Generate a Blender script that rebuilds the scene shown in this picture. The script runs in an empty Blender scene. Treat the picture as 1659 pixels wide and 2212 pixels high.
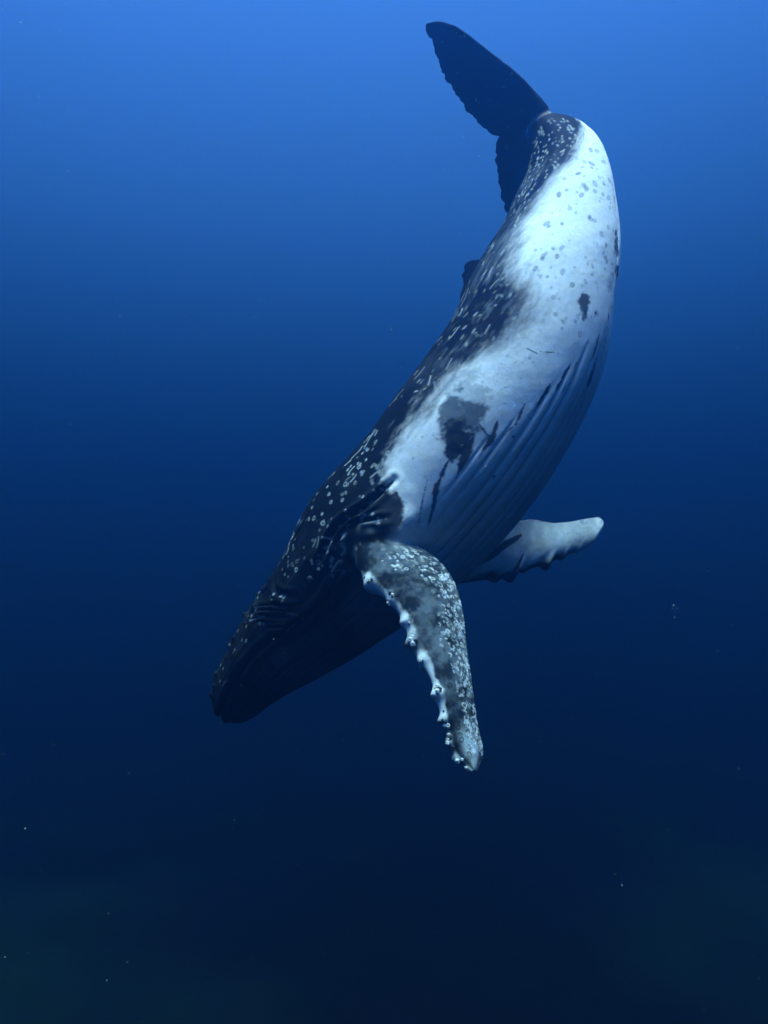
import bpy, math, random
import numpy as np
from mathutils import Matrix, Vector

# ------------------------------------------------------------------ camera
rng = np.random.default_rng(7)
random.seed(7)
scene = bpy.context.scene
COL = scene.collection
VFOV = math.radians(68.0)
PITCH = math.radians(8.0)
cam_data = bpy.data.cameras.new('camera')
cam = bpy.data.objects.new('camera', cam_data)
COL.objects.link(cam)
cam_data.sensor_fit = 'VERTICAL'
cam_data.angle = VFOV
cam_data.clip_start = 0.05
cam_data.clip_end = 3000
cam.location = (0, 0, 0)
cam.rotation_euler = (math.radians(90) + PITCH, 0, 0)
scene.camera = cam

# ------------------------------------------------------------------ world, sun, exposure
SUN_EL, SUN_AZ = math.radians(80), math.radians(185)   # azimuth from +Y clockwise (seen from above)
world = bpy.data.worlds.new('World')
scene.world = world
world.use_nodes = True
wn = world.node_tree
sky = wn.nodes.new('ShaderNodeTexSky')
sky.sky_type = 'NISHITA'
sky.sun_disc = False
sky.sun_elevation = SUN_EL
sky.sun_rotation = SUN_AZ
wn.links.new(sky.outputs[0], wn.nodes['Background'].inputs[0])
wn.nodes['Background'].inputs[1].default_value = 0.05
sun_data = bpy.data.lights.new('sun', 'SUN')
sun_data.energy = 5.0
sun_data.angle = math.radians(25)
sun_data.color = (1.0, 0.97, 0.92)
sun = bpy.data.objects.new('sun', sun_data)
COL.objects.link(sun)
sd = Vector((math.sin(SUN_AZ) * math.cos(SUN_EL), math.cos(SUN_AZ) * math.cos(SUN_EL), math.sin(SUN_EL)))
sun.rotation_euler = sd.to_track_quat('Z', 'Y').to_euler()
scene.view_settings.view_transform = 'Standard'
scene.view_settings.look = 'None'
scene.view_settings.gamma = 1.0
scene.view_settings.exposure = 3.48
scene.render.engine = 'CYCLES'
cy = scene.cycles
cy.use_denoising = True
cy.max_bounces = 6
cy.volume_bounces = 1
cy.diffuse_bounces = 2

# ------------------------------------------------------------------ maths helpers
SURFACE_Z, SEABED_Z = 47.0, -15.0
cp, sp_ = math.cos(PITCH), math.sin(PITCH)
RIGHT = np.array([1.0, 0, 0])
UP = np.array([0, -sp_, cp])
FWD = np.array([0, cp, sp_])
W0, H0 = 1659.0, 2212.0
FPX = H0 / 2 / math.tan(VFOV / 2)


def at(x, y, depth):
    """point seen at picture coordinate (x, y) and that many metres in front of the camera"""
    return RIGHT * ((x - W0 / 2) * depth / FPX) + UP * ((H0 / 2 - y) * depth / FPX) + FWD * depth


def cvec(a, b, c):
    """right, up, towards-viewer components -> world vector (used once to set the pose)"""
    return RIGHT * a + UP * b - FWD * c


def project(P):
    z = P @ FWD
    return W0 / 2 + FPX * (P @ RIGHT) / z, H0 / 2 - FPX * (P @ UP) / z


def norm(v):
    return v / np.maximum(np.linalg.norm(v, axis=-1, keepdims=True), 1e-9)


def spline(xk, yk, x):
    """natural cubic spline"""
    xk = np.asarray(xk, float); yk = np.asarray(yk, float)
    one = yk.ndim == 1
    if one: yk = yk[:, None]
    n = len(xk); h = np.diff(xk)
    A = np.zeros((n, n)); B = np.zeros((n, yk.shape[1]))
    A[0, 0] = A[-1, -1] = 1
    for i in range(1, n - 1):
        A[i, i - 1] = h[i - 1]; A[i, i] = 2 * (h[i - 1] + h[i]); A[i, i + 1] = h[i]
        B[i] = 6 * ((yk[i + 1] - yk[i]) / h[i] - (yk[i] - yk[i - 1]) / h[i - 1])
    M = np.linalg.solve(A, B)
    x = np.asarray(x, float)
    k = np.clip(np.searchsorted(xk, x) - 1, 0, n - 2)
    hk = h[k][:, None]; a = (xk[k + 1] - x)[:, None]; b = (x - xk[k])[:, None]
    y = (M[k] * a**3 + M[k + 1] * b**3) / (6 * hk) + (yk[k] / hk - M[k] * hk / 6) * a + (yk[k + 1] / hk - M[k + 1] * hk / 6) * b
    return y[:, 0] if one else y


def sstep(a, b, x):
    t = np.clip((x - a) / (b - a), 0, 1)
    return t * t * (3 - 2 * t)


def _hash(i, j, k, seed):
    h = (i * 73856093) ^ (j * 19349663) ^ (k * 83492791) ^ (seed * 2654435)
    h = (h ^ (h >> 13)) * 1274126177 & 0x7fffffff
    h = (h ^ (h >> 15)) * 668265263 & 0x7fffffff
    return (h & 0xffff) / 65535.0


def vnoise(P, seed=0):
    Pi = np.floor(P).astype(np.int64); f = P - Pi
    f = f * f * (3 - 2 * f)
    out = 0
    for a in (0, 1):
        for b in (0, 1):
            for c in (0, 1):
                w = (f[..., 0] if a else 1 - f[..., 0]) * (f[..., 1] if b else 1 - f[..., 1]) * (f[..., 2] if c else 1 - f[..., 2])
                out = out + w * _hash(Pi[..., 0] + a, Pi[..., 1] + b, Pi[..., 2] + c, seed)
    return out


def fbm(P, scale, octaves=4, seed=0):
    out = 0; amp = 0.5; tot = 0
    Q = np.asarray(P) * scale
    for o in range(octaves):
        out = out + amp * vnoise(Q + 31.7 * o, seed + o); tot += amp
        amp *= 0.55; Q = Q * 2.03
    return out / tot - 0.5


def grid_mesh(name, V, closed_j=True, caps=True):
    """V (n, m, 3) rings -> closed mesh with attribute-friendly vertex order"""
    n, m, _ = V.shape
    co = V.reshape(-1, 3)
    i = np.arange(n - 1)[:, None]; j = np.arange(m)[None, :]
    j2 = (j + 1) % m
    q = np.stack([i * m + j, i * m + j2, (i + 1) * m + j2, (i + 1) * m + j], -1).reshape(-1, 4)
    loops = q.reshape(-1)
    starts = np.arange(0, len(loops), 4)
    totals = np.full(len(q), 4)
    # cap fans
    c0, c1 = len(co), len(co) + 1
    co = np.vstack([co, V[0].mean(0), V[-1].mean(0)])
    jj = np.arange(m); jn = (jj + 1) % m
    t0 = np.stack([np.full(m, c0), jn, jj], -1)
    t1 = np.stack([np.full(m, c1), (n - 1) * m + jj, (n - 1) * m + jn], -1)
    tl = np.concatenate([t0, t1]).reshape(-1)
    starts = np.concatenate([starts, len(loops) + np.arange(0, len(tl), 3)])
    totals = np.concatenate([totals, np.full(2 * m, 3)])
    loops = np.concatenate([loops, tl])
    me = bpy.data.meshes.new(name)
    me.vertices.add(len(co)); me.vertices.foreach_set('co', co.astype(np.float32).ravel())
    me.loops.add(len(loops)); me.loops.foreach_set('vertex_index', loops.astype(np.int32))
    me.polygons.add(len(starts)); me.polygons.foreach_set('loop_start', starts.astype(np.int32))
    me.update(calc_edges=True)
    me.validate()
    return me


def set_color(me, name, C):
    a = me.color_attributes.new(name, 'FLOAT_COLOR', 'POINT')
    full = np.ones((len(me.vertices), 4), np.float32)
    full[:len(C), :3] = C
    if len(C) < len(full): full[len(C):, :3] = C[-1]
    a.data.foreach_set('color', full.ravel())


def normals_grid(V):
    du = np.gradient(V, axis=0)
    dv = (np.roll(V, -1, 1) - np.roll(V, 1, 1))
    return norm(np.cross(dv, du))


# ------------------------------------------------------------------ materials
def new_mat(name):
    m = bpy.data.materials.new(name); m.use_nodes = True
    nt = m.node_tree
    return m, nt, nt.nodes['Principled BSDF']


def skin_material():
    m, nt, b = new_mat('whale_skin')
    at_ = nt.nodes.new('ShaderNodeAttribute'); at_.attribute_name = 'skin'
    tc = nt.nodes.new('ShaderNodeTexCoord')
    n1 = nt.nodes.new('ShaderNodeTexNoise'); n1.inputs['Scale'].default_value = 14; n1.inputs['Detail'].default_value = 8
    n1.inputs['Roughness'].default_value = 0.65
    nt.links.new(tc.outputs['Object'], n1.inputs['Vector'])
    mr = nt.nodes.new('ShaderNodeMapRange')
    mr.inputs['From Min'].default_value = 0.3; mr.inputs['From Max'].default_value = 0.7
    mr.inputs['To Min'].default_value = 0.84; mr.inputs['To Max'].default_value = 1.06
    nt.links.new(n1.outputs['Fac'], mr.inputs['Value'])
    mul = nt.nodes.new('ShaderNodeMix'); mul.data_type = 'RGBA'; mul.blend_type = 'MULTIPLY'
    mul.inputs[0].default_value = 1.0
    nt.links.new(at_.outputs['Color'], mul.inputs[6]); nt.links.new(mr.outputs[0], mul.inputs[7])
    nt.links.new(mul.outputs[2], b.inputs['Base Color'])
    n2 = nt.nodes.new('ShaderNodeTexNoise'); n2.inputs['Scale'].default_value = 30; n2.inputs['Detail'].default_value = 6
    nt.links.new(tc.outputs['Object'], n2.inputs['Vector'])
    bp = nt.nodes.new('ShaderNodeBump'); bp.inputs['Strength'].default_value = 0.25; bp.inputs['Distance'].default_value = 0.01
    nt.links.new(n2.outputs['Fac'], bp.inputs['Height']); nt.links.new(bp.outputs[0], b.inputs['Normal'])
    b.inputs['Roughness'].default_value = 0.6
    b.inputs['Specular IOR Level'].default_value = 0.015
    return m


def plain_material(name, col, rough=0.6, spec=0.2, scale=40, var=0.3):
    m, nt, b = new_mat(name)
    tc = nt.nodes.new('ShaderNodeTexCoord')
    n1 = nt.nodes.new('ShaderNodeTexNoise'); n1.inputs['Scale'].default_value = scale; n1.inputs['Detail'].default_value = 5
    nt.links.new(tc.outputs['Object'], n1.inputs['Vector'])
    cr = nt.nodes.new('ShaderNodeValToRGB')
    cr.color_ramp.elements[0].position = 0.3; cr.color_ramp.elements[1].position = 0.7
    cr.color_ramp.elements[0].color = (*[c * (1 - var) for c in col], 1)
    cr.color_ramp.elements[1].color = (*[min(1, c * (1 + var)) for c in col], 1)
    nt.links.new(n1.outputs['Fac'], cr.inputs[0]); nt.links.new(cr.outputs[0], b.inputs['Base Color'])
    b.inputs['Roughness'].default_value = rough
    b.inputs['Specular IOR Level'].default_value = spec
    return m


# ------------------------------------------------------------------ setting: seabed
def build_seabed():
    n = 260
    # finer near the middle, stretched to the far edge
    t = np.linspace(-1, 1, n)
    g = np.sign(t) * (np.abs(t) * 60 + np.abs(t)**5 * 440)
    X, Y = np.meshgrid(g, g + 20, indexing='ij')
    P = np.stack([X, Y, 0 * X], -1)
    Z = SEABED_Z + 2.6 * fbm(P, 0.06, 5, 3) + 0.5 * fbm(P, 0.4, 4, 9)
    V = np.stack([X, Y, Z], -1).reshape(-1, 3)
    i = np.arange(n - 1)[:, None]; j = np.arange(n - 1)[None]
    q = np.stack([i * n + j, (i + 1) * n + j, (i + 1) * n + j + 1, i * n + j + 1], -1).reshape(-1, 4)
    me = bpy.data.meshes.new('seabed')
    me.from_pydata(V.tolist(), [], q.tolist())
    me.polygons.foreach_set('use_smooth', np.ones(len(q), bool))
    o = bpy.data.objects.new('seabed', me); COL.objects.link(o)
    m, nt, b = new_mat('seabed_sand_and_weed')
    tc = nt.nodes.new('ShaderNodeTexCoord')
    sand = np.exp(-((X + 20)**2 / 13**2 + (Y - 33)**2 / 14**2)) + 0.8 * np.exp(-((X - 24)**2 / 12**2 + (Y - 38)**2 / 16**2)) \
        + 0.35 * sstep(.02, .2, fbm(P, 0.05, 3, 15)) * (np.hypot(X, Y - 30) > 30)
    sand = np.clip(sand + 1.3 * fbm(P, 0.16, 5, 11), 0, 1)
    set_color(me, 'sand', np.stack([sand.ravel()] * 3, -1))
    n1 = nt.nodes.new('ShaderNodeAttribute'); n1.attribute_name = 'sand'
    cr = nt.nodes.new('ShaderNodeValToRGB')
    e = cr.color_ramp.elements
    e[0].position = 0.15; e[0].color = (0.0008, 0.0012, 0.0008, 1)
    e[1].position = 0.95; e[1].color = (0.004, 0.017, 0.009, 1)
    nt.links.new(n1.outputs['Fac'], cr.inputs[0]); nt.links.new(cr.outputs[0], b.inputs['Base Color'])
    b.inputs['Roughness'].default_value = 0.95; b.inputs['Specular IOR Level'].default_value = 0.1
    me.materials.append(m)
    o['kind'] = 'structure'
    o['label'] = 'dim sandy seabed with dark weedy patches'
    return o


build_seabed()

# ------------------------------------------------------------------ the whale: body
# stations from snout to tail: picture x, y, depth, lateral half-width, dorsal-ventral half-height (m)
ST = [  # x,    y,   depth, lateral, height
    (484, 1546, 12.15, 0.27, 0.26),
    (506, 1512, 12.10, 0.42, 0.42),
    (530, 1475, 12.00, 0.53, 0.53),
    (603, 1392, 11.80, 0.78, 0.76),
    (706, 1292, 11.55, 1.02, 0.99),
    (803, 1190, 11.30, 1.22, 1.19),
    (914, 1080, 11.05, 1.26, 1.22),
    (1007, 962, 10.95, 1.26, 1.24),
    (1090, 838, 10.95, 1.18, 1.20),
    (1137, 740, 11.00, 1.10, 1.15),
    (1166, 640, 11.10, 0.98, 1.08),
    (1198, 546, 11.25, 0.84, 0.96),
    (1214, 450, 11.40, 0.66, 0.80),
    (1220, 375, 11.60, 0.50, 0.66),
    (1207, 316, 11.82, 0.38, 0.50),
    (1176, 281, 12.02, 0.26, 0.31),
    (1140, 266, 12.22, 0.14, 0.13),
]
ST = np.array(ST, float)
CTR = np.array([at(*r[:3]) for r in ST])
chord = np.concatenate([[0], np.cumsum(np.linalg.norm(np.diff(CTR, axis=0), axis=1))])
LEN = chord[-1]
print('body length', LEN, 'station s', np.round(chord, 2))
NB, MB_ = 900, 560
SS = np.linspace(0, LEN, NB)
C = spline(chord, CTR, SS)
HW = spline(chord, ST[:, 3], SS)
HH = spline(chord, ST[:, 4], SS)
capf = np.sqrt(np.clip(1 - (1 - np.clip(SS / 0.20, 0, 1))**2, 0.0, 1))
HW = HW * (0.30 + 0.70 * capf); HH = HH * (0.30 + 0.70 * capf)
T = norm(np.gradient(C, axis=0))
# left-hand direction of the whale along the spine
lk = [0, 3.5, 7.0, 9.5, 11.0, LEN]
lv = np.array([cvec(-.46, .24, .84), cvec(-.46, .26, .82), cvec(-.48, .26, .82), cvec(-.50, .34, .76), cvec(-.52, .5, .66), cvec(-.48, .80, .36)])
Lr = spline(lk, lv, SS)
Lf = norm(Lr - (Lr * T).sum(1, keepdims=True) * T)
Dr = norm(np.cross(-T, Lf))
PHI = np.linspace(0, 2 * math.pi, MB_, endpoint=False)      # 0 back, 90 left flank, 180 belly
ph = PHI[None, :]; s_ = SS[:, None]
phd = np.degrees(np.where(PHI > math.pi, 2 * math.pi - PHI, PHI))[None, :] + 0 * s_    # 0 back .. 180 belly, both sides alike
cs, sn = np.cos(ph), np.sin(ph)
X = HW[:, None] * sn                      # to the whale's left
Y = HH[:, None] * cs                      # to the back
head = 1 - sstep(2.2, 4.2, s_)            # 1 on the head
# rostrum is flatter and narrower than the lower jaw
up = np.clip(cs, 0, 1)
X = X * (1 - 0.16 * head * up**0.7)
Y = Y * (1 - 0.10 * head * up)
# tail stock: keels above and below
stock = sstep(8.8, 11.0, s_)
X = X * (1 - 0.18 * stock * np.abs(cs)**1.5)
V = C[:, None, :] + X[..., None] * Lf[:, None, :] + Y[..., None] * Dr[:, None, :]
Nn = normals_grid(V)
if (Nn * (V - C[:, None, :])).sum(-1).mean() < 0: Nn = -Nn
RAD = np.sqrt(X**2 + Y**2)
ARC = np.radians(phd) * RAD
UVW = np.stack([s_ + 0 * ARC, ARC, 0 * ARC + 5.0 * (ph > math.pi)], -1)     # metre coordinates on the skin
disp = np.zeros((NB, MB_))

# mouth line: from the snout tip along the side, dropping behind the eye
mouth_s = np.array([0.0, 0.4, 0.8, 1.2, 1.56, 1.9, 2.3, 2.6, 3.05, 3.4, 3.7])
mouth_p = np.array([112., 111, 110, 108, 108, 111, 115, 118, 121, 119, 117])
MP = np.interp(SS, mouth_s, mouth_p)[:, None]
gap = (phd - MP) / 180 * math.pi * RAD
on = (1 - sstep(3.0, 3.6, s_))
disp += -0.075 * on * np.exp(-(gap / 0.030)**2)
disp += 0.035 * on * np.exp(-((gap - 0.10) / 0.07)**2)
disp += 0.020 * on * np.exp(-((gap + 0.09) / 0.06)**2)
# ventral pleats
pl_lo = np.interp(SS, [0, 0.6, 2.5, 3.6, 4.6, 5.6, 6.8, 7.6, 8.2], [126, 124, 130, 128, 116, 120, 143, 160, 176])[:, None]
pl_on = sstep(0, 7, phd - pl_lo) * sstep(0.25, 0.8, s_) * (1 - sstep(7.2, 8.2, s_))
NPL = 23
wob = 0.25 * fbm(UVW * np.array([0.6, 0.15, 1]), 1.0, 2, 21)
xpl = phd / 180 * NPL; xpl = xpl + 0.9 * fbm(np.stack([xpl * 0.8, 0 * xpl, 0 * xpl], -1), 1, 2, 23)
pp = (xpl + wob) % 1.0
groove = np.exp(-(np.abs(pp - 0.5) / 0.13)**1.6)
pdep = 0.6 + 1.6 * _hash(np.floor(xpl + wob).astype(np.int64), np.int64(3), np.int64(1), 5)
disp += -0.013 * pdep * pl_on * groove * np.clip(0.8 + 3.2 * fbm(UVW, 1.1, 3, 33), 0.15, 1.6) + 0.006 * pl_on
# dorsal fin
sf = (s_ - 8.60) + 0.12 * fbm(UVW, 5, 3, 31)
wfin = RAD * np.sin(np.clip(ph, 0, math.pi)) * 0 + RAD * np.minimum(ph, 2 * math.pi - ph)
prof = np.clip(np.interp(sf, [-1.3, -0.95, -0.55, -0.15, 0.16, 0.24, 0.32, 0.5], [0, 0.09, 0.21, 0.35, 0.50, 0.46, 0.11, 0]), 0, 1)
disp += prof * (1 + 0.45 * fbm(UVW, 7, 3, 35)) * np.exp(-(wfin / (0.05 + 0.10 * np.clip(0.54 - prof, 0, 1)))**2)
# knuckles along the back of the tail stock
disp += 0.035 * sstep(8.6, 9.2, s_) * (1 - sstep(10.8, 11.5, s_)) * np.exp(-(wfin / 0.10)**2) * (0.5 + 0.5 * np.sin(s_ * 14))
# soft unevenness
disp += 0.040 * fbm(UVW, 0.9, 3, 40) + (0.010 + 0.014 * head) * fbm(UVW, 5, 3, 50)
# tubercles on rostrum and along the jaws
def bump(s0, p0, r, h, side=(0, 1)):
    i0 = int(s0 / LEN * (NB - 1)); k = int(r * 4 / (LEN / NB)) + 2
    a, b_ = max(0, i0 - k), min(NB, i0 + k)
    for sd_ in side:
        p = p0 if sd_ == 0 else 360 - p0
        j = int(p / 360 * MB_) % MB_
        d2 = ((V[a:b_] - V[min(i0, NB - 1), j])**2).sum(-1)
        disp[a:b_] += h * np.exp(-d2 / r**2)
for k in range(34):
    bump(rng.uniform(.2, 2.5), rng.choice([3, 30, 62]) + rng.uniform(-6, 9), rng.uniform(.035, .07), rng.uniform(.02, .06))
for k in range(12):
    bump(0.2 + k * 0.2, np.interp(0.2 + k * 0.2, mouth_s, mouth_p) + rng.uniform(6, 16), rng.uniform(.03, .05), rng.uniform(.01, .03))
# armpit folds ahead of and behind the left flipper root are added after pigment (see folds)
VB = V + disp[..., None] * Nn
NB_N = normals_grid(VB)
if (NB_N * (VB - C[:, None, :])).sum(-1).mean() < 0: NB_N = -NB_N
px, py = project(VB)
FACING = (NB_N * -norm(VB)).sum(-1) > 0.05
VPX = np.where(FACING, px, 1e6); VPY = np.where(FACING, py, 1e6)


def on_skin(x, y):
    """grid index of the skin point that the photograph shows at (x, y)"""
    k = np.argmin((VPX - x)**2 + (VPY - y)**2)
    return divmod(int(k), MB_)


def z1(x, y): return ((1000 + x * 0.4219) / 1.2152, (y * 0.4219) / 1.2152)
def z2(x, y): return ((1050 + x * 0.392) / 1.2152, (800 + y * 0.392) / 1.2152)
def z3(x, y): return ((500 + x * 0.4219) / 1.2152, (1200 + y * 0.4219) / 1.2152)
def z4(x, y): return ((850 + x * 0.4822) / 1.2152, (1300 + y * 0.4822) / 1.2152)


def window(P, r):
    i, j = P
    k = int(r / (LEN / NB)) + 3
    a, b_ = max(0, i - k), min(NB, i + k + 1)
    return a, b_, VB[a:b_] - VB[i, j]


# pigment: 1 white, 0 dark
bs = np.array([0, 2.6, 3.3, 3.9, 4.4, 4.69, 4.78, 5.02, 5.36, 5.65, 6.03, 6.4, 6.77, 7.11, 7.44, 7.74, 7.97, 8.23, 8.6, 9.02, 9.45, 9.73, 10.18, 10.6, 11.16, LEN])
bp_ = np.array([150, 140, 140, 138, 124, 112, 94, 82, 79, 84, 87, 89, 99, 112, 117, 111, 99, 90, 86, 86, 87, 100, 116, 122, 150, 165.])
PB = np.interp(SS, bs, bp_)[:, None]
edge = (phd - PB) + 20 * fbm(UVW * np.array([0.8, 1.6, 1]), 1.4, 5, 60) + 15 * fbm(UVW * np.array([1.5, 4, 1]), 3.0, 4, 66) + 8 * fbm(UVW * np.array([1, 2, 1]), 16, 3, 67)
soft = np.interp(SS, [0, 5, 6.5, 7.5, 9, LEN], [8, 9, 15, 20, 16, 8])[:, None]
white = sstep(-1, 1, edge / soft)
white = np.where(s_ < 4.1, white * sstep(3.6, 4.3, s_ + 0.3 * (phd - 150) / 30), white)
streak = fbm(UVW * np.array([2.2, 9, 1]), 2.0, 4, 70)
cloud = fbm(UVW, 1.6, 5, 75)
DARK = np.array([0.004, 0.006, 0.008]); GREY = np.array([0.13, 0.16, 0.175]); WHITE = np.array([0.66, 0.71, 0.71])
mid = np.clip(0.16 + 1.5 * streak + 1.4 * cloud + 0.8 * fbm(UVW * np.array([1, 3, 1]), 9.0, 3, 77), 0, 1) * sstep(6.0, 7.0, s_) * (1 - sstep(9.5, 11, s_)) * sstep(35, 80, phd)
mid = np.maximum(mid, np.clip(0.02 + 0.5 * streak * cloud + 0.25 * cloud, 0, .3))
SK = DARK + (GREY - DARK) * mid[..., None]
jaw = sstep(0, 10, phd - MP - 6) * (1 - sstep(3.6, 4.6, s_)) * sstep(0.7, 1.8, s_)
SK = SK + (np.array([0.10, 0.125, 0.125]) - SK) * (jaw * np.clip(0.7 + 1.2 * cloud, 0, 1))[..., None]
throat_shade = sstep(-4, 26, phd - pl_lo) * sstep(0.6, 1.5, s_) * (1 - sstep(7.0, 8.6, s_)) * np.clip(0.75 + 0.9 * cloud, 0, 1)  # shade of the pleated underside, painted in by greying the white
SK = SK + (WHITE * (1 - 0.50 * throat_shade)[..., None] - SK) * white[..., None]
endd = sstep(10.9, 11.3, s_) * (1 - white)
SK += (np.array([0.008, 0.011, 0.014]) - SK) * endd[..., None]
SK *= (1 + 0.20 * fbm(UVW, 2.5, 4, 80) * white)[..., None]


def paint(P, r, col, amount):
    """amount(a, b) of local skin offsets along the body and round it"""
    a, b_, d = window(P, r)
    i, j = P
    u = (d * T[i]).sum(-1); w = (d * norm(np.cross(NB_N[i, j], T[i]))).sum(-1)
    near = (d**2).sum(-1) < (r * 1.6)**2
    m = np.clip(amount(u, w), 0, 1) * near
    SK[a:b_] += (np.asarray(col) - SK[a:b_]) * m[..., None]
    return a, b_, m


def stroke(pts, width, col, taper=True, strength=0.95, rough=0.35, relief=0.0):
    """colour streak through picture points, laid on the skin"""
    idx = [on_skin(*p) for p in pts]
    Q = np.array([VB[i, j] for i, j in idx])
    k = np.concatenate([[0], np.cumsum(np.linalg.norm(np.diff(Q, axis=0), axis=1))])
    n = max(3, int(k[-1] / 0.012))
    t = np.linspace(0, k[-1], n)
    S = np.stack([np.interp(t, k, Q[:, c]) for c in range(3)], -1)
    imin = max(0, min(i for i, _ in idx) - 30); imax = min(NB, max(i for i, _ in idx) + 30)
    blk = VB[imin:imax].reshape(-1, 3)
    lo = S.min(0) - width * 2; hi = S.max(0) + width * 2
    sel = np.where(((blk > lo) & (blk < hi)).all(1))[0]
    if not len(sel): return
    B = blk[sel]
    best = np.full(len(B), 1e9); bt = np.zeros(len(B))
    for q in range(n):
        d2 = ((B - S[q])**2).sum(1)
        up_ = d2 < best
        best[up_] = d2[up_]; bt[up_] = q / (n - 1)
    w = width * (np.sin(math.pi * np.clip(bt * 0.94 + 0.03, 0, 1))**0.6 if taper else 1.0)
    w = w * np.clip(1 + rough * (1.3 * fbm(B, 8, 3, 90) + 1.1 * fbm(B, 24, 2, 95)), .15, 2)
    m = (1 - sstep(0.55, 1.0, np.sqrt(best) / np.maximum(w, 1e-4))) * strength
    flat = SK[imin:imax].reshape(-1, 3)
    flat[sel] += (np.asarray(col) - flat[sel]) * m[:, None]
    SK[imin:imax] = flat.reshape(SK[imin:imax].shape)


BLK = (0.012, 0.017, 0.022)
# dark streaks where the pleats end
for pts, w in [
    ([(320, 1045), (280, 1130), (245, 1230), (220, 1370), (190, 1460)], .050),
    ([(490, 890), (450, 960), (420, 1040), (390, 1130)], .075),
    ([(655, 780), (620, 870), (580, 940), (550, 990)], .050),
    ([(530, 800), (575, 860), (600, 880)], .030),
    ([(840, 660), (800, 740), (770, 800), (725, 850)], .042),
    ([(1005, 530), (960, 610), (920, 680)], .036),
    ([(1145, 395), (1090, 490), (1045, 570)], .034),
    ([(1190, 380), (1165, 420)], .022),
    ([(1085, 590), (1110, 540)], .022), ([(750, 890), (770, 880)], .03), ([(640, 1140), (620, 1165)], .03),
    ([(1322, 350), (1290, 450), (1250, 560)], .060),
    ([(1335, 200), (1305, 310), (1285, 370)], .025),
    ([(1400, 60), (1390, 120)], .03), ([(1310, 40), (1305, 80)], .03),
    ([(185, 1175), (160, 1270), (140, 1380), (120, 1480)], .012),
    ([(850, 290), (920, 325)], .014), ([(940, 312), (1060, 325)], .010),
]:
    stroke([z2(*p) for p in pts], w * rng.uniform(.75, 1.0), BLK, True, .95, 1.3)
    if w > .03:
        e0 = z2(*pts[-1]); e1 = z2(*pts[-2]); k_ = rng.uniform(.8, 1.6)
        stroke([e1, e0, (e0[0] + (e0[0] - e1[0]) * k_, e0[1] + (e0[1] - e1[1]) * k_)], .014, BLK, True, .55, 1.2)
# flank patch: smoky grey with a black core
def blob(p, r, col, strength, seed, ragged=0.5, ax=1.0):
    P = on_skin(*p); i, j = P
    a, b_, d = window(P, r * 1.7)
    u = (d * T[i]).sum(-1); w = (d * norm(np.cross(NB_N[i, j], T[i]))).sum(-1)
    dist = np.sqrt((u / ax)**2 + w**2) / r + ragged * 2 * 1.5 * fbm(VB[a:b_], 2.4 / max(r, .1), 5, seed)
    m = (1 - sstep(0.65, 1.05, dist)) * strength * ((d**2).sum(-1) < (r * max(1, ax) * 1.8)**2)
    SK[a:b_] += (np.asarray(col) - SK[a:b_]) * m[..., None]
blob(z2(430, 610), .30, (0.24, 0.30, 0.32), .60, 5, .7)
blob(z2(400, 740), .34, (0.05, 0.07, 0.08), .88, 6, .6)
blob(z2(380, 880), .25, BLK, .97, 7, .45)
blob(z2(355, 980), .13, BLK, .95, 8, .45)
blob(z1(1265, 1890), .10, BLK, .92, 9, .4, 1.7)
blob(z1(1270, 1965), .05, BLK, .8, 10, .4, 1.8)
# marks along the belly edge
for q, r in (((1465, 1530), .09), ((1470, 1690), .08), ((1462, 1450), .04)):
    blob(z1(*q), r, (0.02, 0.03, 0.04), .9, 11, .5, 1.8)
# folds behind the flipper: crease shade painted dark, fold highlights in thin pale lines
for pts, w in [
    ([(1270, 140), (1180, 230), (1090, 310), (980, 370), (900, 420)], .060),
    ([(1290, 230), (1270, 330), (1290, 430)], .16),
    ([(1230, 330), (1130, 370), (1040, 420), (980, 440)], .09),
    ([(1250, 400), (1150, 430), (1060, 450)], .08),
]:
    stroke([z3(*p) for p in pts], w, BLK, True, .95, .5)
for pts in [[(1250, 180), (1180, 260), (1080, 330), (1010, 370)], [(1230, 380), (1130, 405), (1040, 425)], [(1200, 430), (1120, 450)]]:
    stroke([z3(*p) for p in pts], .012, (0.16, 0.22, 0.25), True, .6)
# eye and lip wrinkles: fold highlights painted pale, crease shade painted dark
for pts, c in [
    ([(410, 915), (480, 905), (540, 908)], .15), ([(440, 940), (520, 935), (600, 945)], .12), ([(600, 905), (690, 903)], .12),
    ([(375, 1000), (420, 985), (485, 988)], .20), ([(600, 972), (665, 975)], .16), ([(480, 1052), (555, 1050)], .12),
    ([(340, 1030), (400, 1000)], .2), ([(700, 1000), (610, 1070), (520, 1110)], .16), ([(940, 655), (880, 760), (830, 870), (760, 940), (690, 1010)], .22),
]:
    stroke([z3(*p) for p in pts], .014, (c, c * 1.15, c * 1.2), True, .8, .8)
for pts in [[(980, 690), (900, 770), (830, 880), (740, 980), (640, 1060)], [(1030, 690), (940, 780), (870, 860)]]:
    stroke([z3(*p) for p in pts], .035, BLK, True, .9)


def ring(P, r, ax, ang, col, strength, fill=0.0):
    def amt(u, w):
        c, s2 = math.cos(ang), math.sin(ang)
        uu = (u * c + w * s2) / ax; ww = -u * s2 + w * c
        d = np.sqrt(uu**2 + ww**2) / r
        th = max(0.22, 0.0075 / r)
        e = np.exp(-((d - 0.8) / th)**2)
        return strength * np.maximum(e, fill * (d < 0.8))
    paint(P, r * 2.0 * max(1, ax), col, amt)


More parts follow.
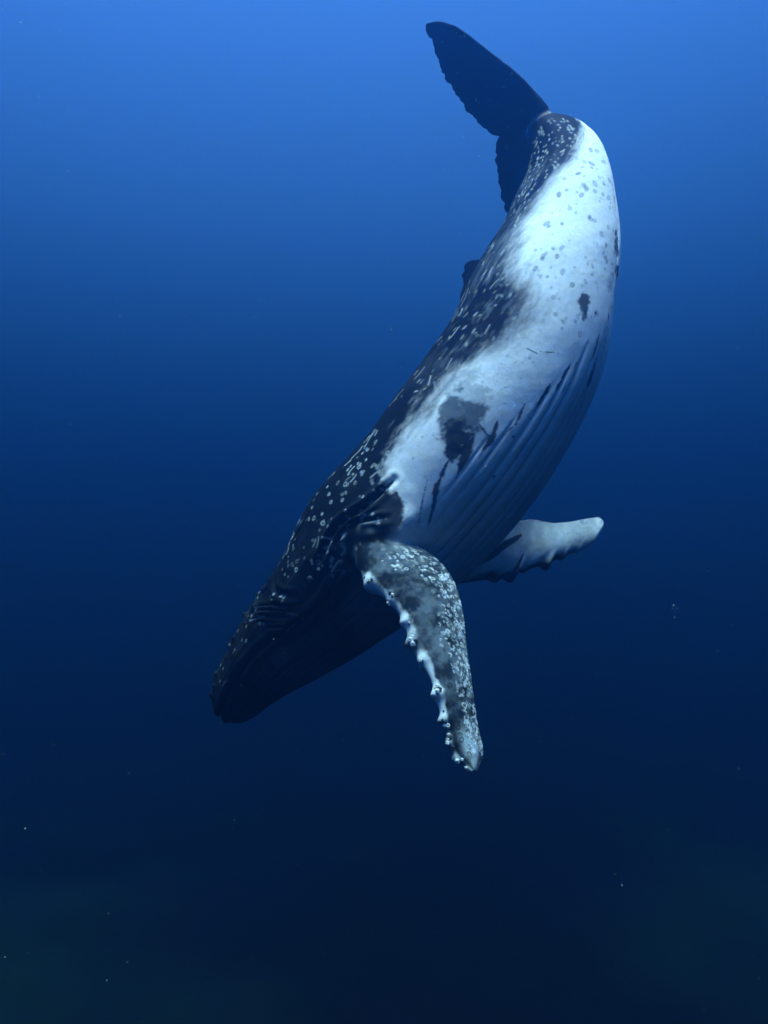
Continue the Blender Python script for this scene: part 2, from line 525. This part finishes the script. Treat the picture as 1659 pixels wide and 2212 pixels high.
def scatter_body(n, smin, smax, pmin, pmax, fn, cond=None):
    k = 0; tries = 0
    while k < n and tries < n * 20:
        tries += 1
        i = int(rng.uniform(smin, smax) / LEN * (NB - 1)); p = rng.uniform(pmin, pmax)
        j = int(p / 360 * MB_) % MB_
        if cond is not None and not cond(i, j): continue
        fn((i, j)); k += 1


PALE = (0.34, 0.41, 0.43)
isdark = lambda i, j: white[i, j] < 0.3
iswhite = lambda i, j: white[i, j] > 0.8
clump = fbm(UVW, 1.3, 3, 120)
inclump = lambda i, j: white[i, j] < 0.4 and clump[i, j] > -0.03
# shoulder and head: rings and scratches
scatter_body(95, 2.2, 5.2, 25, 120, lambda P: ring(P, float(np.clip(rng.lognormal(math.log(.020), .35), .009, .036)), rng.uniform(.8, 1.3), rng.uniform(0, 3), PALE, rng.uniform(.5, .95)), inclump)
scatter_body(75, 2.5, 4.3, 38, 98, lambda P: ring(P, float(np.clip(rng.lognormal(math.log(.017), .4), .008, .034)), rng.uniform(.8, 1.5), rng.uniform(0, 3), (0.38, 0.46, 0.49), rng.uniform(.2, .85), 0), isdark)
scatter_body(60, 0.6, 3, 10, 100, lambda P: ring(P, rng.uniform(.014, .025), 1, 0, PALE, rng.uniform(.2, .5), .8), isdark)
scatter_body(110, 4.6, 9.0, 20, 115, lambda P: ring(P, rng.uniform(.008, .020), rng.uniform(1, 2.2), rng.normal() * .4, PALE, rng.uniform(.15, .6), .6), inclump)
scatter_body(160, 9.3, 11.25, 40, 130, lambda P: ring(P, rng.uniform(.007, .014), rng.uniform(1.2, 2.4), rng.normal() * .4, PALE, rng.uniform(.3, .8), .7), isdark)
# dark oval scars on the white belly
scatter_body(85, 7.4, 10.6, 100, 185, lambda P: ring(P, rng.uniform(.016, .036), rng.uniform(.9, 1.9), rng.normal() * .4, (0.10, 0.14, 0.16), rng.uniform(.45, .85), rng.uniform(.4, 1)), iswhite)
scatter_body(120, 6.5, 11.2, 95, 190, lambda P: ring(P, rng.uniform(.008, .016), 1.4, 0, (0.2, 0.26, 0.28), rng.uniform(.3, .6), 1), iswhite)
scatter_body(40, 4.6, 7.0, 85, 130, lambda P: ring(P, rng.uniform(.008, .014), 1.4, 0, (0.2, 0.26, 0.28), rng.uniform(.2, .5), 1), iswhite)
# scratches, nearly along the body
def scratch(P):
    L = rng.uniform(.06, .22); ang = rng.normal() * .5
    c, s2 = math.cos(ang), math.sin(ang); bend = rng.normal() * 1.5; st = rng.uniform(.4, .9)
    def amt(u, w):
        a = u * c + w * s2; b = -u * s2 + w * c - bend * a * a
        return st * np.exp(-(b / .011)**2) * (np.abs(a) < L / 2)
    paint(P, L * 0.8, PALE, amt)
scatter_body(40, 2.4, 5.6, 20, 115, scratch, inclump)
scatter_body(40, 5.6, 10.5, 15, 100, scratch, isdark)

REL = np.zeros((NB, MB_))


def fold(pts, width, depth):
    idx = [on_skin(*p) for p in pts]
    Q = np.array([VB[i, j] for i, j in idx])
    k = np.concatenate([[0], np.cumsum(np.linalg.norm(np.diff(Q, axis=0), axis=1))])
    S = spline(k, Q, np.linspace(0, k[-1], max(8, int(k[-1] / 0.02))))
    imin = max(0, min(i for i, _ in idx) - 40); imax = min(NB, max(i for i, _ in idx) + 40)
    B = VB[imin:imax]
    best = np.full(B.shape[:2], 1e9); bt = np.zeros(B.shape[:2])
    for q in range(len(S)):
        d2 = ((B - S[q])**2).sum(-1); u_ = d2 < best
        best[u_] = d2[u_]; bt[u_] = q / (len(S) - 1)
    d = np.sqrt(best); tp = np.sin(math.pi * np.clip(bt * .92 + .04, 0, 1))**.7
    REL[imin:imax] += depth * tp * (-np.exp(-(d / width)**2) + 0.55 * np.exp(-((d - 2.1 * width) / (1.1 * width))**2))


for pts, w, dpt in [
    ([(1270, 140), (1180, 230), (1090, 310), (980, 380), (900, 450), (840, 560), (790, 660)], .045, .075),
    ([(1330, 270), (1300, 360), (1310, 440)], .07, .028),
    ([(1240, 370), (1130, 395), (1040, 415), (960, 460), (900, 540)], .035, .06),
    ([(1220, 425), (1120, 440), (1020, 462)], .03, .05),
    ([(1170, 330), (1090, 375), (1000, 420)], .028, .035),
    ([(980, 690), (900, 770), (830, 880), (740, 980), (640, 1060), (540, 1120)], .04, .06),
    ([(1040, 690), (950, 780), (870, 870), (790, 960)], .035, .05),
    ([(380, 1010), (430, 990), (500, 992), (590, 1000)], .022, .035),
    ([(400, 925), (500, 915), (600, 922), (690, 915)], .022, .035),
    ([(430, 950), (520, 947), (620, 955)], .018, .025),
    ([(470, 1060), (560, 1058), (640, 1045)], .02, .03),
    ([(540, 700), (520, 780), (560, 850), (650, 860)], .04, .04),
    ([(760, 320), (700, 420), (640, 520)], .03, .02),
]:
    fold([z3(*p) for p in pts], w, dpt)
mi, mj = on_skin(822, 1158)
a0, a1, dm = window((mi, mj), 1.3)
um = (dm * T[mi]).sum(-1); wm = np.sqrt(np.maximum((dm**2).sum(-1) - um**2, 0))
REL[a0:a1] += 0.20 * np.exp(-(um / 0.50)**2 - (wm / 0.30)**2)
VB = VB + REL[..., None] * NB_N
body_me = grid_mesh('body', VB)
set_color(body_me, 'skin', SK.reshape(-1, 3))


# ------------------------------------------------------------------ flippers
def flipper(name, rows, n, m, knobs, normal_hint, flip, bow=0.0):
    """rows: leading x,y,depth, trailing x,y,depth, thickness; from root to tip"""
    R = np.array(rows, float)
    LE = np.array([at(*r[:3]) for r in R]); TE = np.array([at(*r[3:6]) for r in R]); TH = R[:, 6]
    mid_ = (LE + TE) / 2
    k = np.concatenate([[0], np.cumsum(np.linalg.norm(np.diff(mid_, axis=0), axis=1))])
    t = np.linspace(0, k[-1], n)
    le = spline(k, LE, t); te = spline(k, TE, t); th = np.interp(t, k, TH)
    endf = np.sqrt(np.clip(1 - (1 - np.clip((k[-1] - t) / 0.22, 0, 1))**2, 0.02, 1))
    c0 = (le + te) / 2
    half = (te - le) / 2 * (0.25 + 0.75 * endf)[:, None]
    th = th * (0.1 + 0.9 * endf)
    ax = norm(np.gradient(c0, axis=0))
    ch = norm(half)
    nr = norm(np.cross(ax, ch))
    if (nr[n // 2] * normal_hint).sum() < 0: nr = -nr
    a = np.linspace(0, 2 * math.pi, m, endpoint=False)
    # teardrop section: thick rounded leading edge, thin trailing edge
    xs = -np.cos(a)                               # -1 leading .. 1 trailing
    prof = np.sin(a) * (0.62 - 0.42 * xs - 0.10 * xs * xs)
    prof = np.sign(prof) * np.maximum(np.abs(prof), 0.06 * np.abs(np.sin(a))**0.5)
    Vf = c0[:, None] + half[:, None] * xs[None, :, None] + nr[:, None] * (th[:, None] * prof[None])[..., None]
    # bow the blade a little across the chord
    Vf += nr[:, None] * (-bow * np.linalg.norm(half, axis=1)[:, None] * (xs[None]**2))[..., None]
    Nf = normals_grid(Vf)
    if (Nf * (Vf - c0[:, None])).sum(-1).mean() < 0: Nf = -Nf
    lead = np.clip(-xs, 0, 1)[None]**3
    d = 0.012 * fbm(Vf, 6, 3, 130)
    for (u, h, wd) in knobs:
        d = d + h * lead * np.exp(-(((t / k[-1]) - u) * k[-1] / wd)[:, None]**2)
    d = d + 0.02 * np.clip(xs, 0, 1)[None]**4 * fbm(Vf * 1.0, 3.5, 3, 131)
    Vf = Vf + d[..., None] * Nf
    return Vf, Nf, t / k[-1], a, xs, nr, k[-1]


near_rows = [  # leading x,y,depth | trailing x,y,depth | thickness
    (775, 1120, 11.0, 880, 1095, 10.9, .46),
    (760, 1172, 10.40, 872, 1142, 10.25, .42),
    (764, 1204, 9.98, 905, 1172, 9.86, .33),
    (790, 1247, 9.58, 955, 1210, 9.68, .245),
    (838, 1287, 9.26, 985, 1254, 9.50, .20),
    (877, 1346, 9.02, 1004, 1324, 9.28, .17),
    (901, 1406, 8.82, 1012, 1394, 9.08, .148),
    (936, 1466, 8.62, 1021, 1460, 8.88, .128),
    (953, 1530, 8.48, 1030, 1525, 8.70, .11),
    (968, 1585, 8.38, 1040, 1585, 8.55, .095),
    (988, 1635, 8.28, 1046, 1632, 8.44, .08),
    (1012, 1664, 8.22, 1037, 1664, 8.34, .055),
]
KNOBS = [(797, 1258, .085, .11), (848, 1288, .03, .08), (876, 1340, .045, .07), (886, 1388, .08, .09), (925, 1415, .03, .06),
         (941, 1500, .06, .07), (957, 1556, .055, .06), (974, 1603, .05, .06), (988, 1640, .04, .05), (1012, 1660, .03, .03)]
_le = np.array([at(*r[:3]) for r in near_rows]); _te = np.array([at(*r[3:6]) for r in near_rows]); _m = (_le + _te) / 2
_k = np.concatenate([[0], np.cumsum(np.linalg.norm(np.diff(_m, axis=0), axis=1))])
_tt = np.linspace(0, _k[-1], 400); _px, _py = project(spline(_k, _le, _tt))
near_knobs = [(_tt[np.argmin((_px - x)**2 + (_py - y)**2)] / _k[-1], h, w) for x, y, h, w in KNOBS]
VN, NN_, tn, an, xsn, nrn, LN = flipper('near', near_rows, 520, 360, near_knobs, cvec(.1, .4, .9), False, 0.16)
FN, FM = VN.shape[:2]
uvn = np.stack([tn[:, None] * LN + 0 * xsn, xsn[None] * 0.5 + 0 * tn[:, None], np.sin(an)[None] * 0.4 + 0 * tn[:, None]], -1)
outer = (np.sin(an) > 0)[None] & (tn[:, None] > -1)
nz = fbm(VN, 2.2, 5, 140); nz2 = fbm(VN, 6, 4, 141)
KN = np.array([0.010, 0.015, 0.019]) + np.array([0.075, 0.096, 0.105]) * np.clip(0.38 + 1.3 * nz + 1.6 * nz2 + 1.6 * fbm(VN, 17, 4, 142) + 0.25 * xsn[None], 0, 1)[..., None]
# pale leading edge, broken up; white under side
le_w = sstep(0.0, 0.13, -xsn[None] - np.interp(tn, [0, .45, .6, 1], [.90, .88, .82, .78])[:, None] + 0.35 * nz + 0.3 * nz2) * sstep(0.20, 0.27, tn)[:, None]
le_w = le_w * (0.35 + 0.65 * sstep(-0.12, 0.10, fbm(np.stack([tn[:, None] * LN + 0 * xsn, 0 * VN[..., 0], 0 * VN[..., 0]], -1), 2.6, 3, 145)))
KN += (np.array([0.48, 0.54, 0.54]) - KN) * le_w[..., None]
tip_w = sstep(0.86, 0.93, tn[:, None] + 0.06 * nz) * (1 - sstep(0.2, 0.75, np.abs(xsn)[None] + nz * .6)) * .7
KN += (np.array([0.36, 0.44, 0.46]) - KN) * tip_w[..., None]
under = sstep(.35, .6, -np.sin(an)[None] + .3 * nz) * sstep(.25, .4, tn)[:, None]
KN += (np.array([0.6, 0.66, 0.66]) - KN) * under[..., None]
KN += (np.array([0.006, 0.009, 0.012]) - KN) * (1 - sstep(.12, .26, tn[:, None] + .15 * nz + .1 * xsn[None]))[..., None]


def ring_fin(Vg, Kg, i, j, r, ax, ang, col, st, fill, A, n_hint):
    k = int(r * 2.2 / (LN / FN)) + 2
    a, b = max(0, i - k), min(Vg.shape[0], i + k + 1)
    d = Vg[a:b] - Vg[i, j]
    w_ax = norm(np.cross(n_hint[i, j], A[i]))
    u = (d * A[i]).sum(-1); w = (d * w_ax).sum(-1); h = (d * n_hint[i, j]).sum(-1)
    c, s2 = math.cos(ang), math.sin(ang)
    dd = np.sqrt(((u * c + w * s2) / ax)**2 + (-u * s2 + w * c)**2) / r
    e = np.exp(-((dd - 0.8) / max(.20, .006 / r))**2)
    if rng.random() < .55: e = e * sstep(-.5, .1, np.cos(np.arctan2(w, u) - rng.uniform(0, 6.28)))
    m = st * np.maximum(e, fill * (dd < 0.8)) * (np.abs(h) < 0.06)
    Kg[a:b] += (np.asarray(col) - Kg[a:b]) * np.clip(m, 0, 1)[..., None]
    RELF[a:b] = np.maximum(RELF[a:b], np.clip(m, 0, 1))


An = norm(np.gradient(VN.mean(1), axis=0))
RELF = np.zeros(VN.shape[:2])
cnt = 0
while cnt < 600:
    u = rng.uniform(0.14, 0.96); x = 1 - abs(rng.normal()) * (1.05 if u < .42 else 0.7)
    if x < -0.75: continue
    if rng.random() > sstep(-0.25, 0.25, x + (.55 if u < .42 else 0) + 0.9 * fbm(np.array([[u * 7, x * 2, 3.0]]), 1, 3, 150)[0] + 0.1): continue
    i = int(u * (FN - 1)); ja = math.acos(-np.clip(x, -1, 0.995)); j = int(ja / (2 * math.pi) * FM) % FM
    r = float(np.clip(rng.lognormal(math.log(.016), .4), .007, .036))
    ring_fin(VN, KN, i, j, r, rng.uniform(.8, 1.5), rng.uniform(0, 3), (0.5, .58, .60), rng.uniform(.25, .85), rng.choice([0, 0, 0, .5]), An, NN_)
    cnt += 1
for u in np.linspace(.78, .97, 30):
    i = int(u * (FN - 1)); j = int(math.acos(-rng.uniform(-.6, .97)) / (2 * math.pi) * FM)
    ring_fin(VN, KN, i, j, rng.uniform(.018, .03), rng.uniform(.9, 1.6), rng.uniform(0, 3), BLK, .85, .3, An, NN_)
VN = VN + 0.007 * RELF[..., None] * NN_
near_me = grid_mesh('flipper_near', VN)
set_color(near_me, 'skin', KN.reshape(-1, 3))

far_rows = [
    (905, 1225, 12.00, 1000, 1110, 12.10, .34),
    (960, 1262, 12.53, 1075, 1140, 12.64, .28),
    (1030, 1256, 12.79, 1125, 1127, 13.01, .20),
    (1095, 1246, 13.03, 1165, 1124, 13.29, .16),
    (1150, 1228, 13.23, 1205, 1129, 13.49, .14),
    (1205, 1208, 13.44, 1240, 1126, 13.62, .12),
    (1250, 1190, 13.60, 1272, 1120, 13.76, .10),
    (1288, 1166, 13.76, 1295, 1117, 13.88, .08),
    (1304, 1142, 13.83, 1303, 1118, 13.89, .06),
]
far_knobs = [(.46, .07, .09), (.53, .12, .09), (.60, .03, .06), (.70, .12, .07), (.78, .05, .06), (.86, .03, .06)]
VF_, NF_, tf, af, xsf, nrf, LFAR = flipper('far', far_rows, 260, 180, far_knobs, cvec(.1, .2, .9), False, 0.05)
nf = fbm(VF_, 2.0, 5, 160); nf2 = fbm(VF_, 7, 4, 161)
KF = np.array([0.48, 0.54, 0.55]) * (1 + 0.9 * nf + 0.5 * nf2)[..., None] + 0 * VF_
dk = sstep(0.50, 0.8, -xsf[None] + 0.7 * nf + .4 * nf2) * (1 - sstep(.72, .92, tf[:, None]))
KF += (np.array(BLK) - KF) * dk[..., None]
pb = sstep(0.02, .16, nf2 + .6 * nf) * sstep(.55, .75, tf)[:, None] * sstep(-.2, .5, xsf)[None]
KF += (np.array([.16, .20, .22]) - KF) * (pb * .7)[..., None]
KF = np.where((np.sin(af)[None] < -0.3)[..., None], np.array([0.03, 0.04, 0.05]), KF)
fpx, fpy = project(VF_)
front = np.sin(af)[None] > 0


def far_stroke(pts, width):
    ids = [divmod(int(np.argmin(np.where(front, (fpx - p[0])**2 + (fpy - p[1])**2, 1e9))), VF_.shape[1]) for p in pts]
    Q = np.array([VF_[i, j] for i, j in ids])
    t = np.linspace(0, len(Q) - 1, 60)
    S = np.stack([np.interp(t, np.arange(len(Q)), Q[:, c]) for c in range(3)], -1)
    d = np.full(VF_.shape[:2], 1e9); bt = np.zeros(VF_.shape[:2])
    for q in range(60):
        dq = np.linalg.norm(VF_ - S[q], axis=-1); u_ = dq < d
        d[u_] = dq[u_]; bt[u_] = q / 59
    w = width * np.sin(math.pi * np.clip(bt * .9 + .05, 0, 1))**.5 * (1 + nf2)
    m = (1 - sstep(.6, 1, d / w)) * .95 * front
    KF[...] += (np.array(BLK) - KF) * m[..., None]


far_stroke([z2(810, 1545), z2(700, 1610), z2(620, 1670), z2(540, 1730)], .085)
far_stroke([z2(825, 1670), z2(800, 1730), z2(760, 1790), z2(700, 1830)], .035)
far_stroke([z2(930, 1440), z2(1050, 1455)], .02)
far_me = grid_mesh('flipper_far', VF_)
set_color(far_me, 'skin', KF.reshape(-1, 3))

# ------------------------------------------------------------------ flukes
l_f = norm(cvec(-.48, .80, .36)); t_raw = cvec(-.75, -.10, -.65)
t_f = norm(t_raw - (t_raw @ l_f) * l_f); d_f = norm(np.cross(-t_f, l_f))
P0 = at(1176, 310, 12.2) + 0.43 * l_f
SPAN = 2.0
nv, nw = 440, 120
vv = np.linspace(-1, 1, nv); vv = np.sign(vv) * (1 - (1 - np.abs(vv))**1.25); av = np.abs(vv) * SPAN
xle = np.interp(av, [0, .22, .57, .82, 1.13, 1.52, 1.74, 1.90, 1.96, 2.0], [-.29, -.21, -.08, .05, .24, .47, .62, .80, .90, 1.04])
xte = np.interp(av, [0, .02, .07, .25, .59, .89, 1.27, 1.53, 1.76, 1.93, 2.0], [.64, .68, .75, .85, .98, 1.06, 1.12, 1.12, 1.09, 1.12, 1.07])
kern = np.ones(9) / 9
xle = np.convolve(np.pad(xle, 4, 'edge'), kern, 'valid')
ser = 0.05 * fbm(np.stack([vv * 34, 0 * vv, 0 * vv], -1), 1, 3, 170) * 2
xte = xte + ser * sstep(.1, .24, av) * (1 - sstep(1.9, 2.0, av))
thf = np.interp(av, [0, .16, .4, 1, 1.8, 2], [.30, .26, .17, .10, .05, .03])
aw = np.linspace(0, 2 * math.pi, nw, endpoint=False)
xw = -np.cos(aw)
pw = np.sin(aw) * (0.60 - 0.42 * xw - 0.08 * xw * xw)
pw = np.sign(pw) * np.maximum(np.abs(pw), 0.10 * np.abs(np.sin(aw))**.5)
xc = (xle + xte) / 2; xh = (xte - xle) / 2
curl = 0.02 * av**2                       # tips sag towards the belly side
VK = P0 + l_f * (vv * SPAN)[:, None, None] + t_f * (xc[:, None] + xh[:, None] * xw)[..., None] \
    + d_f * (thf[:, None] * pw[None] - curl[:, None])[..., None]
nk = fbm(VK, 1.5, 5, 180); nk2 = fbm(VK, 8, 4, 181)
KK = np.array([0.010, 0.014, 0.018]) * (1 + nk)[..., None] + 0 * VK
KK += (np.array([.4, .48, .5]) - KK) * (sstep(.24, .30, nk2 + .12 * nk) * .5)[..., None]
belly_side = sstep(0.4, .7, -np.sin(aw)[None] + .3 * nk)
KK += (np.array([.55, .6, .6]) - KK) * (belly_side * (1 - sstep(1.6, 1.9, av))[:, None] * .6)[..., None]
fluke_me = grid_mesh('flukes', VK)
set_color(fluke_me, 'skin', KK.reshape(-1, 3))


# ------------------------------------------------------------------ weld body, flippers and flukes into one skin
def outward(me):
    import bmesh
    bm = bmesh.new(); bm.from_mesh(me)
    bmesh.ops.recalc_face_normals(bm, faces=bm.faces[:])
    bm.to_mesh(me); bm.free()


parts = [body_me, near_me, far_me, fluke_me]
for k, me in enumerate(parts):
    outward(me)
    a = me.attributes.new('shell', 'FLOAT', 'POINT')
    a.data.foreach_set('value', np.full(len(me.vertices), float(k), np.float32))
objs = [bpy.data.objects.new('tmp', me) for me in parts]
for o in objs: COL.objects.link(o)
for o in objs[1:]:
    md = objs[0].modifiers.new('weld', 'BOOLEAN')
    md.operation = 'UNION'; md.object = o; md.solver = 'MANIFOLD'
dg = bpy.context.evaluated_depsgraph_get()
ev = objs[0].evaluated_get(dg)
skin_me = bpy.data.meshes.new_from_object(ev, preserve_all_data_layers=True, depsgraph=dg)
for o in objs: bpy.data.objects.remove(o)
nvts = len(skin_me.vertices)
co = np.empty(nvts * 3, np.float32); skin_me.vertices.foreach_get('co', co); co = co.reshape(-1, 3).astype(float)
sh = np.empty(nvts, np.float32); skin_me.attributes['shell'].data.foreach_get('value', sh)
ed = np.empty(len(skin_me.edges) * 2, np.int32); skin_me.edges.foreach_get('vertices', ed); ed = ed.reshape(-1, 2)
seam = np.zeros(nvts, bool)
cross = np.abs(sh[ed[:, 0]] - sh[ed[:, 1]]) > 0.02
seam[ed[cross].ravel()] = True
print('welded verts', nvts, 'seam', seam.sum())
wgt = seam.astype(float)
for _ in range(22):                                  # feather outwards
    w2 = wgt.copy()
    np.maximum.at(w2, ed[:, 0], wgt[ed[:, 1]] * 0.94); np.maximum.at(w2, ed[:, 1], wgt[ed[:, 0]] * 0.94)
    wgt = w2
wgt[wgt < 0.28] = 0
act = wgt[ed].max(1) > 0
ea = ed[act]
deg = np.zeros(nvts); np.add.at(deg, ea[:, 0], 1); np.add.at(deg, ea[:, 1], 1)
colr = np.empty(nvts * 4, np.float32); skin_me.color_attributes['skin'].data.foreach_get('color', colr); colr = colr.reshape(-1, 4)
ring1 = np.zeros(nvts, bool); tch = seam[ed].any(1); ring1[ed[tch].ravel()] = True
known = ~ring1
ee = ed[ring1[ed].any(1)]
for _ in range(12):
    acc = np.zeros_like(colr); num = np.zeros(nvts)
    for p, q in ((0, 1), (1, 0)):
        k_ = known[ee[:, q]]
        np.add.at(acc, ee[k_, p], colr[ee[k_, q]]); np.add.at(num, ee[k_, p], 1)
    fill = (~known) & (num > 0)
    if not fill.any(): break
    colr[fill] = acc[fill] / num[fill][:, None]; known |= fill
for _ in range(60):
    acc = np.zeros_like(co); np.add.at(acc, ea[:, 0], co[ea[:, 1]]); np.add.at(acc, ea[:, 1], co[ea[:, 0]])
    avg = acc / np.maximum(deg, 1)[:, None]
    mv = (wgt > 0) & (deg > 0)
    co[mv] += (avg[mv] - co[mv]) * (0.6 * wgt[mv])[:, None]
for _ in range(25):
    acc = np.zeros_like(colr); np.add.at(acc, ea[:, 0], colr[ea[:, 1]]); np.add.at(acc, ea[:, 1], colr[ea[:, 0]])
    avg = acc / np.maximum(deg, 1)[:, None]
    colr[mv] += (avg[mv] - colr[mv]) * (0.5 * wgt[mv])[:, None]
skin_me.vertices.foreach_set('co', co.astype(np.float32).ravel())
skin_me.color_attributes['skin'].data.foreach_set('color', colr.ravel())
skin_me.polygons.foreach_set('use_smooth', np.ones(len(skin_me.polygons), bool))
skin_me.materials.clear(); skin_me.materials.append(skin_material())
skin_me.name = 'body'
skin_me.update()

root = bpy.data.objects.new('humpback_whale', None)
root.location = C[NB // 2].tolist()
COL.objects.link(root)
root['label'] = 'humpback whale diving head down, white belly, dark back, one flipper hanging'
root['category'] = 'whale'
inv = Matrix.Translation(-Vector(root.location))


def child(name, me, mat4=None, label=None):
    o = bpy.data.objects.new(name, me); COL.objects.link(o)
    o.parent = root
    o.matrix_parent_inverse = Matrix.Identity(4)
    o.matrix_basis = inv @ (mat4 if mat4 is not None else Matrix.Identity(4))
    if label: o['label'] = label
    return o


child('body', skin_me)

# ------------------------------------------------------------------ barnacles on the flipper knobs
def barnacle_mesh():
    n = 10; rings = [(1.0, -.3), (1.0, 0), (.86, .35), (.62, .62), (.42, .66), (.30, .45)]
    vs, fs = [], []
    for q, (r, z) in enumerate(rings):
        for k in range(n):
            a = 2 * math.pi * k / n
            rr = r * (1 + (0.10 if k % 2 else -0.06) * (q < 4))
            vs.append((rr * math.cos(a), rr * math.sin(a), z))
    for q in range(len(rings) - 1):
        for k in range(n):
            k2 = (k + 1) % n
            fs.append((q * n + k, q * n + k2, (q + 1) * n + k2, (q + 1) * n + k))
    fs.append(tuple((len(rings) - 1) * n + k for k in range(n)))
    me = bpy.data.meshes.new('barnacle'); me.from_pydata(vs, [], fs)
    me.materials.append(plain_material('barnacle_shell', (0.42, 0.46, 0.45), 0.95, 0.0, 3, .5))
    return me


bme = barnacle_mesh()
bme_dark = bme.copy(); bme_dark.materials.clear()
bme_dark.materials.append(plain_material('dark_barnacle_shell', (0.04, 0.05, 0.055), 0.95, 0.0, 3, .5))
for (u0, h, wd) in near_knobs:
    for q in range(6 if h > .045 else 3):
        u = u0 + rng.normal() * 0.012; x = -rng.uniform(0.86, 1.0)
        i = int(np.clip(u, 0, 1) * (FN - 1)); ja = math.acos(-x) * (1 if rng.random() < .8 else -1); j = int(ja / (2 * math.pi) * FM) % FM
        p = VN[i, j]; nn = norm(NN_[i, j] + 0.25 * rng.normal(size=3))
        s = rng.uniform(.012, .034)
        M = Matrix.Translation(Vector(p)) @ Vector(nn).to_track_quat('Z', 'Y').to_matrix().to_4x4() @ Matrix.Diagonal((s, s, s * rng.uniform(.8, 1.2), 1))
        child('barnacle', bme if rng.random() < .62 else bme_dark, M)

# ------------------------------------------------------------------ eye
ei, ej = on_skin(*z3(745, 762))
eye_me = bpy.data.meshes.new('eye')
import bmesh
bm = bmesh.new(); bmesh.ops.create_uvsphere(bm, u_segments=20, v_segments=12, radius=0.07); bm.to_mesh(eye_me); bm.free()
eye_me.polygons.foreach_set('use_smooth', np.ones(len(eye_me.polygons), bool))
eye_me.materials.append(plain_material('whale_eye', (0.03, 0.03, 0.035), 0.2, 0.5, 20, .3))
child('eye', eye_me, Matrix.Translation(Vector(VB[ei, ej] - 0.045 * NB_N[ei, ej])))

# ------------------------------------------------------------------ drifting specks
def build_specks():
    base = np.array([(1, 0, 0), (-1, 0, 0), (0, 1, 0), (0, -1, 0), (0, 0, 1), (0, 0, -1)], float)
    fc = np.array([(0, 2, 4), (2, 1, 4), (1, 3, 4), (3, 0, 4), (2, 0, 5), (1, 2, 5), (3, 1, 5), (0, 3, 5)])
    n = 18000
    P = np.stack([rng.uniform(-14, 14, n), rng.uniform(1.5, 22, n), rng.uniform(-11, 15, n)], -1)
    dist = np.linalg.norm(P, axis=1)
    P = P[dist > 3.6]; n = len(P)
    r = rng.lognormal(math.log(0.0016), 0.5, n)
    Vv = P[:, None] + base[None] * r[:, None, None] * rng.uniform(.6, 1.5, (n, 1, 3))
    F = (fc[None] + 6 * np.arange(n)[:, None, None]).reshape(-1, 3)
    me = bpy.data.meshes.new('drifting_specks'); me.from_pydata(Vv.reshape(-1, 3).tolist(), [], F.tolist())
    me.materials.append(plain_material('plankton', (0.6, 0.62, 0.55), 0.8, 0.1, 5, .3))
    o = bpy.data.objects.new('drifting_specks', me); COL.objects.link(o)
    o['kind'] = 'stuff'; o['label'] = 'tiny pale specks drifting in the blue water'; o['category'] = 'plankton'


build_specks()

# ------------------------------------------------------------------ the sea water itself
def build_water():
    x, y0, y1, z0, z1_ = 420, -380, 440, SEABED_Z - 4, SURFACE_Z
    vs = [(sx * x, yy, zz) for zz in (z0, z1_) for yy in (y0, y1) for sx in (-1, 1)]
    fs = [(0, 2, 3, 1), (4, 5, 7, 6), (0, 1, 5, 4), (2, 6, 7, 3), (0, 4, 6, 2), (1, 3, 7, 5)]
    me = bpy.data.meshes.new('haze'); me.from_pydata(vs, [], fs)
    o = bpy.data.objects.new('haze', me); COL.objects.link(o)
    m = bpy.data.materials.new('sea_water'); m.use_nodes = True
    nt = m.node_tree; nt.nodes.clear()
    out = nt.nodes.new('ShaderNodeOutputMaterial')
    pv = nt.nodes.new('ShaderNodeVolumePrincipled')
    pv.inputs['Color'].default_value = (0.020, 0.122, 0.44, 1)
    pv.inputs['Density'].default_value = 0.045
    pv.inputs['Anisotropy'].default_value = 0.85
    pv.inputs['Absorption Color'].default_value = (0.003, 0.045, 0.030, 1)
    nt.links.new(pv.outputs[0], out.inputs['Volume'])
    me.materials.append(m)
    o['kind'] = 'stuff'
    o['label'] = 'clear blue sea water filling the whole scene'


build_water()
